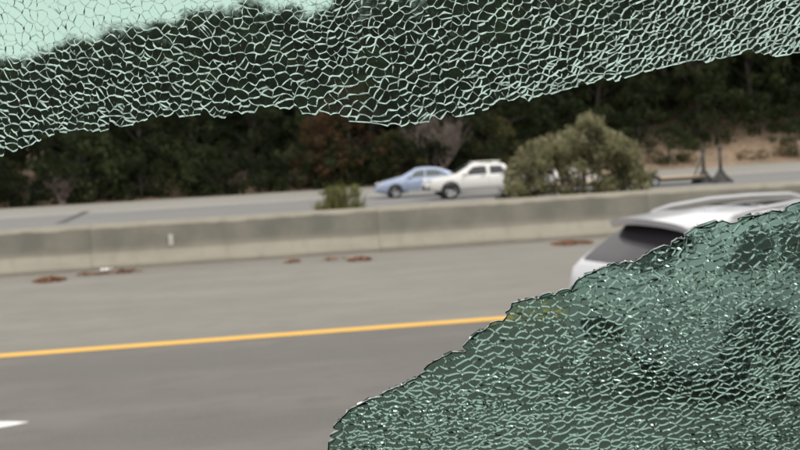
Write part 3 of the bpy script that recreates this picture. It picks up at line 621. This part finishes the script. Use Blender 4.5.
# ------------------------------------------------------------------ shattered glass
def clip(poly, px, py, nx, ny, tagid):
    """keep the side where (p - P).n <= 0; poly: list of (x, y, id of the edge leaving this vertex)"""
    out = []; n = len(poly)
    dd = [(q[0] - px) * nx + (q[1] - py) * ny for q in poly]
    if max(dd) <= 0: return poly
    for i in range(n):
        a_, b_ = poly[i], poly[(i + 1) % n]; da, db_ = dd[i], dd[(i + 1) % n]
        if da <= 0: out.append(a_)
        if (da <= 0) != (db_ <= 0):
            t = da / (da - db_); x, y = a_[0] + (b_[0] - a_[0]) * t, a_[1] + (b_[1] - a_[1]) * t
            out.append((x, y, tagid if da <= 0 else a_[2]))
    return out
def sheet(root, P, u, n, border, above, s_rng, t_rng, spacing, stretch, thick, disp, gap, seed, tilt, curve, gm, skew, warp, xtra):
    rg = random.Random(seed); ax = Vector((1, 0, 0))
    # cells grow longer along one direction towards one side of the sheet
    QX = np.linspace(-.8, .8, 800); WS = []
    for ang, q0, q1, k1 in warp:
        sc_ = 1 + (k1 - 1) * np.clip((QX - q0) / (q1 - q0), 0, 1); QW = np.cumsum(sc_) * (QX[1] - QX[0]); QW -= np.interp(0, QX, QW); WS.append((math.cos(ang), math.sin(ang), QW))
    def fwarp(s, t):
        for ca, sa, QW in WS: p_, q = s * ca + t * sa, float(np.interp(s * sa - t * ca, QX, QW)); s, t = p_ * ca + q * sa, p_ * sa - q * ca
        return s, t
    def unwarp(s, t):
        for ca, sa, QW in reversed(WS): p_, q = s * ca + t * sa, float(np.interp(s * sa - t * ca, QW, QX)); s, t = p_ * ca + q * sa, p_ * sa - q * ca
        return s, t
    def nz(s, t, o): return math.sin(s * 930 + o + 1.7 * math.sin(t * 610 + o)) * math.cos(t * 870 - o * 2 + 1.3 * math.sin(s * 540))
    def to_st(px, py):
        d = ray(px, py); k = (P - CAM).dot(n) / d.dot(n); q = CAM + d * k - P; return unwarp(q.dot(ax), q.dot(u))
    bs = [to_st(*q) for q in border]
    # seeds: jittered grid with changing density
    pts = []; t = t_rng[0]
    while t < t_rng[1]:
        s = s_rng[0]
        while s < s_rng[1]:
            k = .82 + .30 * math.sin(s * 31 + seed) * math.sin(t * 47 + 1.3 * seed) + rg.uniform(-.08, .2)
            if rg.random() < .93: pts.append((s + rg.uniform(-.46, .46) * spacing, (t + rg.uniform(-.46, .46) * spacing * stretch)))
            if rg.random() < xtra: pts.append((s + rg.uniform(-.5, .5) * spacing, t + rg.uniform(-.5, .5) * spacing))
            s += spacing * max(.62, k)
        t += spacing * stretch * .93
    def bd(s, t):
        best = (9, None)
        for i in range(len(bs) - 1):
            ax_, ay = bs[i]; bx_, by = bs[i + 1]; vx, vy = bx_ - ax_, by - ay; L2 = vx * vx + vy * vy
            f = max(0, min(1, ((s - ax_) * vx + (t - ay) * vy) / L2)); qx, qy = ax_ + vx * f, ay + vy * f; d2 = math.hypot(s - qx, t - qy)
            if d2 < best[0] - 1e-9:
                nx, ny = SN[i]
                if f <= 0 and i > 0: nx, ny = nx + SN[i - 1][0], ny + SN[i - 1][1]
                if f >= 1 and i < len(SN) - 1: nx, ny = nx + SN[i + 1][0], ny + SN[i + 1][1]
                L = math.hypot(nx, ny); nx /= L; ny /= L; best = (d2, (qx, qy, nx, ny, math.copysign(d2, (s - qx) * nx + (t - qy) * ny)))
        return best[1]
    SN = [(-(b_[1] - a_[1]) / math.dist(a_, b_), (b_[0] - a_[0]) / math.dist(a_, b_)) for a_, b_ in zip(bs, bs[1:])]
    cell = spacing * 1.6; G = {}
    for i, q in enumerate(pts): G.setdefault((int(q[0] // cell), int(q[1] // cell)), []).append(i)
    frs = []; sgn = 1 if above else -1; BD = [bd(*q) for q in pts]; KEEP = [q[4] * sgn >= .0006 for q in BD]
    for i, (cx, cy_) in enumerate(pts):
        b_ = BD[i]
        if not KEEP[i]: continue                            # left of the border's direction is kept for the upper sheet
        nb_ = []
        gx, gy = int(cx // cell), int(cy_ // cell)
        for a_ in (-2, -1, 0, 1, 2):
            for c_ in (-2, -1, 0, 1, 2):
                for j in G.get((gx + a_, gy + c_), ()):
                    if j != i: nb_.append((math.hypot(pts[j][0] - cx, pts[j][1] - cy_), j))
        nb_.sort(); Rm = spacing * 1.5
        poly = [(cx - Rm, cy_ - Rm, -1), (cx + Rm, cy_ - Rm, -1), (cx + Rm, cy_ + Rm, -1), (cx - Rm, cy_ + Rm, -1)]
        for d_, j in nb_:
            if d_ > 2.9 * spacing: break
            qx, qy = pts[j]; poly = clip(poly, (cx + qx) / 2, (cy_ + qy) / 2, (qx - cx) / d_, (qy - cy_) / d_, j)
        if abs(b_[4]) < 2.2 * spacing:
            poly = clip(poly, b_[0], b_[1], -sgn * b_[2], -sgn * b_[3], -2)
        if len(poly) < 3: continue
        # curved cracks, shared by both neighbours
        out = []; fl = []
        for q in range(len(poly)):
            a_, c_ = poly[q], poly[(q + 1) % len(poly)]; L = math.hypot(c_[0] - a_[0], c_[1] - a_[1])
            if L < spacing * .05: continue
            out.append((a_[0], a_[1])); j = a_[2]; fl.append(j < 0 or not KEEP[j])
            if j >= 0 and L > spacing * .25:
                h = random.Random((min(i, j) * 7919 + max(i, j)) ^ seed); am = h.gauss(0, 1) * curve * L; lo, hi = pts[min(i, j)], pts[max(i, j)]
                nx, ny = hi[0] - lo[0], hi[1] - lo[1]; nl_ = math.hypot(nx, ny); nx /= nl_; ny /= nl_
                for f in (.25, .5, .75): e = am * (1 - (2 * f - 1) ** 2); out.append((a_[0] + (c_[0] - a_[0]) * f + nx * e, a_[1] + (c_[1] - a_[1]) * f + ny * e)); fl.append(not KEEP[j])
            elif j == -2 and L > spacing * .4:
                e = rg.uniform(-.05, .05) * L; out.append(((a_[0] + c_[0]) / 2 + b_[2] * sgn * abs(e), (a_[1] + c_[1]) / 2 + b_[3] * sgn * abs(e))); fl.append(True)
        if len(out) < 3: continue
        out = [fwarp(*q) for q in out]
        mx, my = sum(q[0] for q in out) / len(out), sum(q[1] for q in out) / len(out)
        gx_, gy_ = rg.gauss(0, tilt), rg.gauss(0, tilt)
        V = []; nv = len(out)
        for sgn2 in (1, -1):
            for iq, q in enumerate(out):
                dx, dy = q[0] - mx, q[1] - my; r = max(1e-6, math.hypot(dx, dy)); k = max(.5, 1 - gap / r); s, t = mx + dx * k, my + dy * k
                s += sgn2 * skew * nz(q[0], q[1], seed); t += sgn2 * skew * nz(q[0], q[1], seed + 2.1)
                if not above and sgn2 < 0 and (fl[iq] or fl[iq - 1]): t -= thick * .8; s += thick * .35   # the broken rim slopes back under the sheet
                w0 = disp(s, t); e = 1e-3; ws, wt_ = (disp(s + e, t) - w0) / e, (disp(s, t + e) - w0) / e
                nn = (n - ax * ws - u * wt_).normalized()
                V.append(P + ax * s + u * t + n * (w0 + gx_ * dx + gy_ * dy) + nn * (sgn2 * thick / 2))
        if any(v.z < ZB + .01 or v.z > ZT or v.x < X0 + .002 or v.x > X1 - .002 for v in V): continue
        c3 = P + ax * mx + u * my
        m = len(out); F = [tuple(range(m)), tuple(reversed(range(m, 2 * m)))]; F += [(m + k, m + (k + 1) % m, (k + 1) % m, k) for k in range(m)]
        # outward orientation check
        pa = 0; pr_ = [proj(v) for v in V[:m]]
        for k in range(m): a_, c_ = pr_[k], pr_[(k + 1) % m]; pa += a_[0] * c_[1] - c_[0] * a_[1]
        nrm = (V[1] - V[0]).cross(V[2] - V[1]);
        ar = sum(((V[k] - V[0]).cross(V[(k + 1) % m] - V[0])).dot(n) for k in range(m))
        if ar < 0: F = [tuple(reversed(f)) for f in F]
        pc = proj(c3); vis = 0 <= pc[0] <= 800 and 0 <= pc[1] <= 450
        frs.append((abs(pa) / 2 if vis else 0, V, F, c3, [0, 0] + [2 if q and not above else 1 for q in fl]))
    frs.sort(key=lambda q: -q[0])
    rest = MB()
    for k, (ar, V, F, c3, m) in enumerate(frs):
        mis = m
        if k < 300:
            b = MB()
            b.v = [tuple(v - c3) for v in V]; b.f = list(F); b.m = mis; b.smooth = [False] * len(F)
            o = b.build('glass_fragment', [gm, 'fracture_face' if above else 'clean_fracture', 'crushed_edge'], root); o.location = c3
        else:
            o_ = len(rest.v); rest.v += [tuple(v) for v in V]; rest.f += [tuple(o_ + i for i in f) for f in F]; rest.m += mis; rest.smooth += [False] * len(F)
    kind(rest.build('fine_fragments', [gm, 'fracture_face' if above else 'clean_fracture', 'crushed_edge'], root), 'stuff')
    print('fragments', len(frs), 'visible', sum(q[0] > 0 for q in frs))
UPB = [(-260, 215), (-120, 196), (-40, 172), (0, 157), (10, 152), (35, 143), (48, 136), (62, 132), (95, 133), (110, 129), (135, 124), (150, 118), (175, 117), (200, 114), (220, 118), (250, 112), (280, 112), (310, 113), (340, 120), (370, 122), (395, 127), (410, 124), (440, 120), (475, 113), (510, 101), (530, 101), (560, 90), (600, 80), (607, 83), (640, 72), (690, 60), (705, 62), (730, 56), (745, 53), (760, 58), (785, 55), (800, 53), (860, 45), (1100, 10)]
LOB = [(318, 700), (322, 520), (327, 455), (328, 440), (333, 425), (350, 407), (380, 390), (410, 375), (430, 358), (460, 345), (480, 328), (495, 318), (510, 305), (530, 300), (560, 290), (590, 272), (610, 262), (640, 252), (670, 240), (690, 228), (720, 219), (735, 218), (760, 216), (785, 208), (800, 203), (860, 180), (1100, 120)]
g1 = thing('shattered_glass_sheet', (0, 0, 0), 'crazed green tinted window glass hanging across the top of the broken window', 'broken glass', 'remains of the broken window')
g2 = thing('shattered_glass_sheet', (0, 0, 0), 'crazed green tinted glass sheet sagging from the lower corner, covering the white car', 'broken glass', 'remains of the broken window')
sheet(g1, PU, uU, nU, UPB, True, (-.32, .68), (-.2, .2), .0044, 1.0, .0030, lambda s, t: .0006 * math.sin(s * 40 + t * 25), .00003, 3, .006, .075, 'tinted_glass', .0002, [(R(38), .02, .14, .62), (R(-40), .0, .10, .78), (R(90), .01, -.07, .85)], .28)
TL = R(42); PL = Vector((0, pane_y(CAM_H - .19), CAM_H - .19))
uL = Vector((0, -math.sin(TL), math.cos(TL))); nL = Vector((0, -math.cos(TL), -math.sin(TL)))
def wav(s, t): return .0013 * math.sin(s * 45 + t * 30 + .6) + .0008 * math.sin(s * 21 - t * 60)
sheet(g2, PL, uL, nL, LOB, False, (-.05, .5), (-.02, .4), .0061, .68, .0023, wav, .00003, 8, .004, .11, 'deep_tinted_glass', .00010, [(R(6), -.5, -.49, 1.0)], .22)
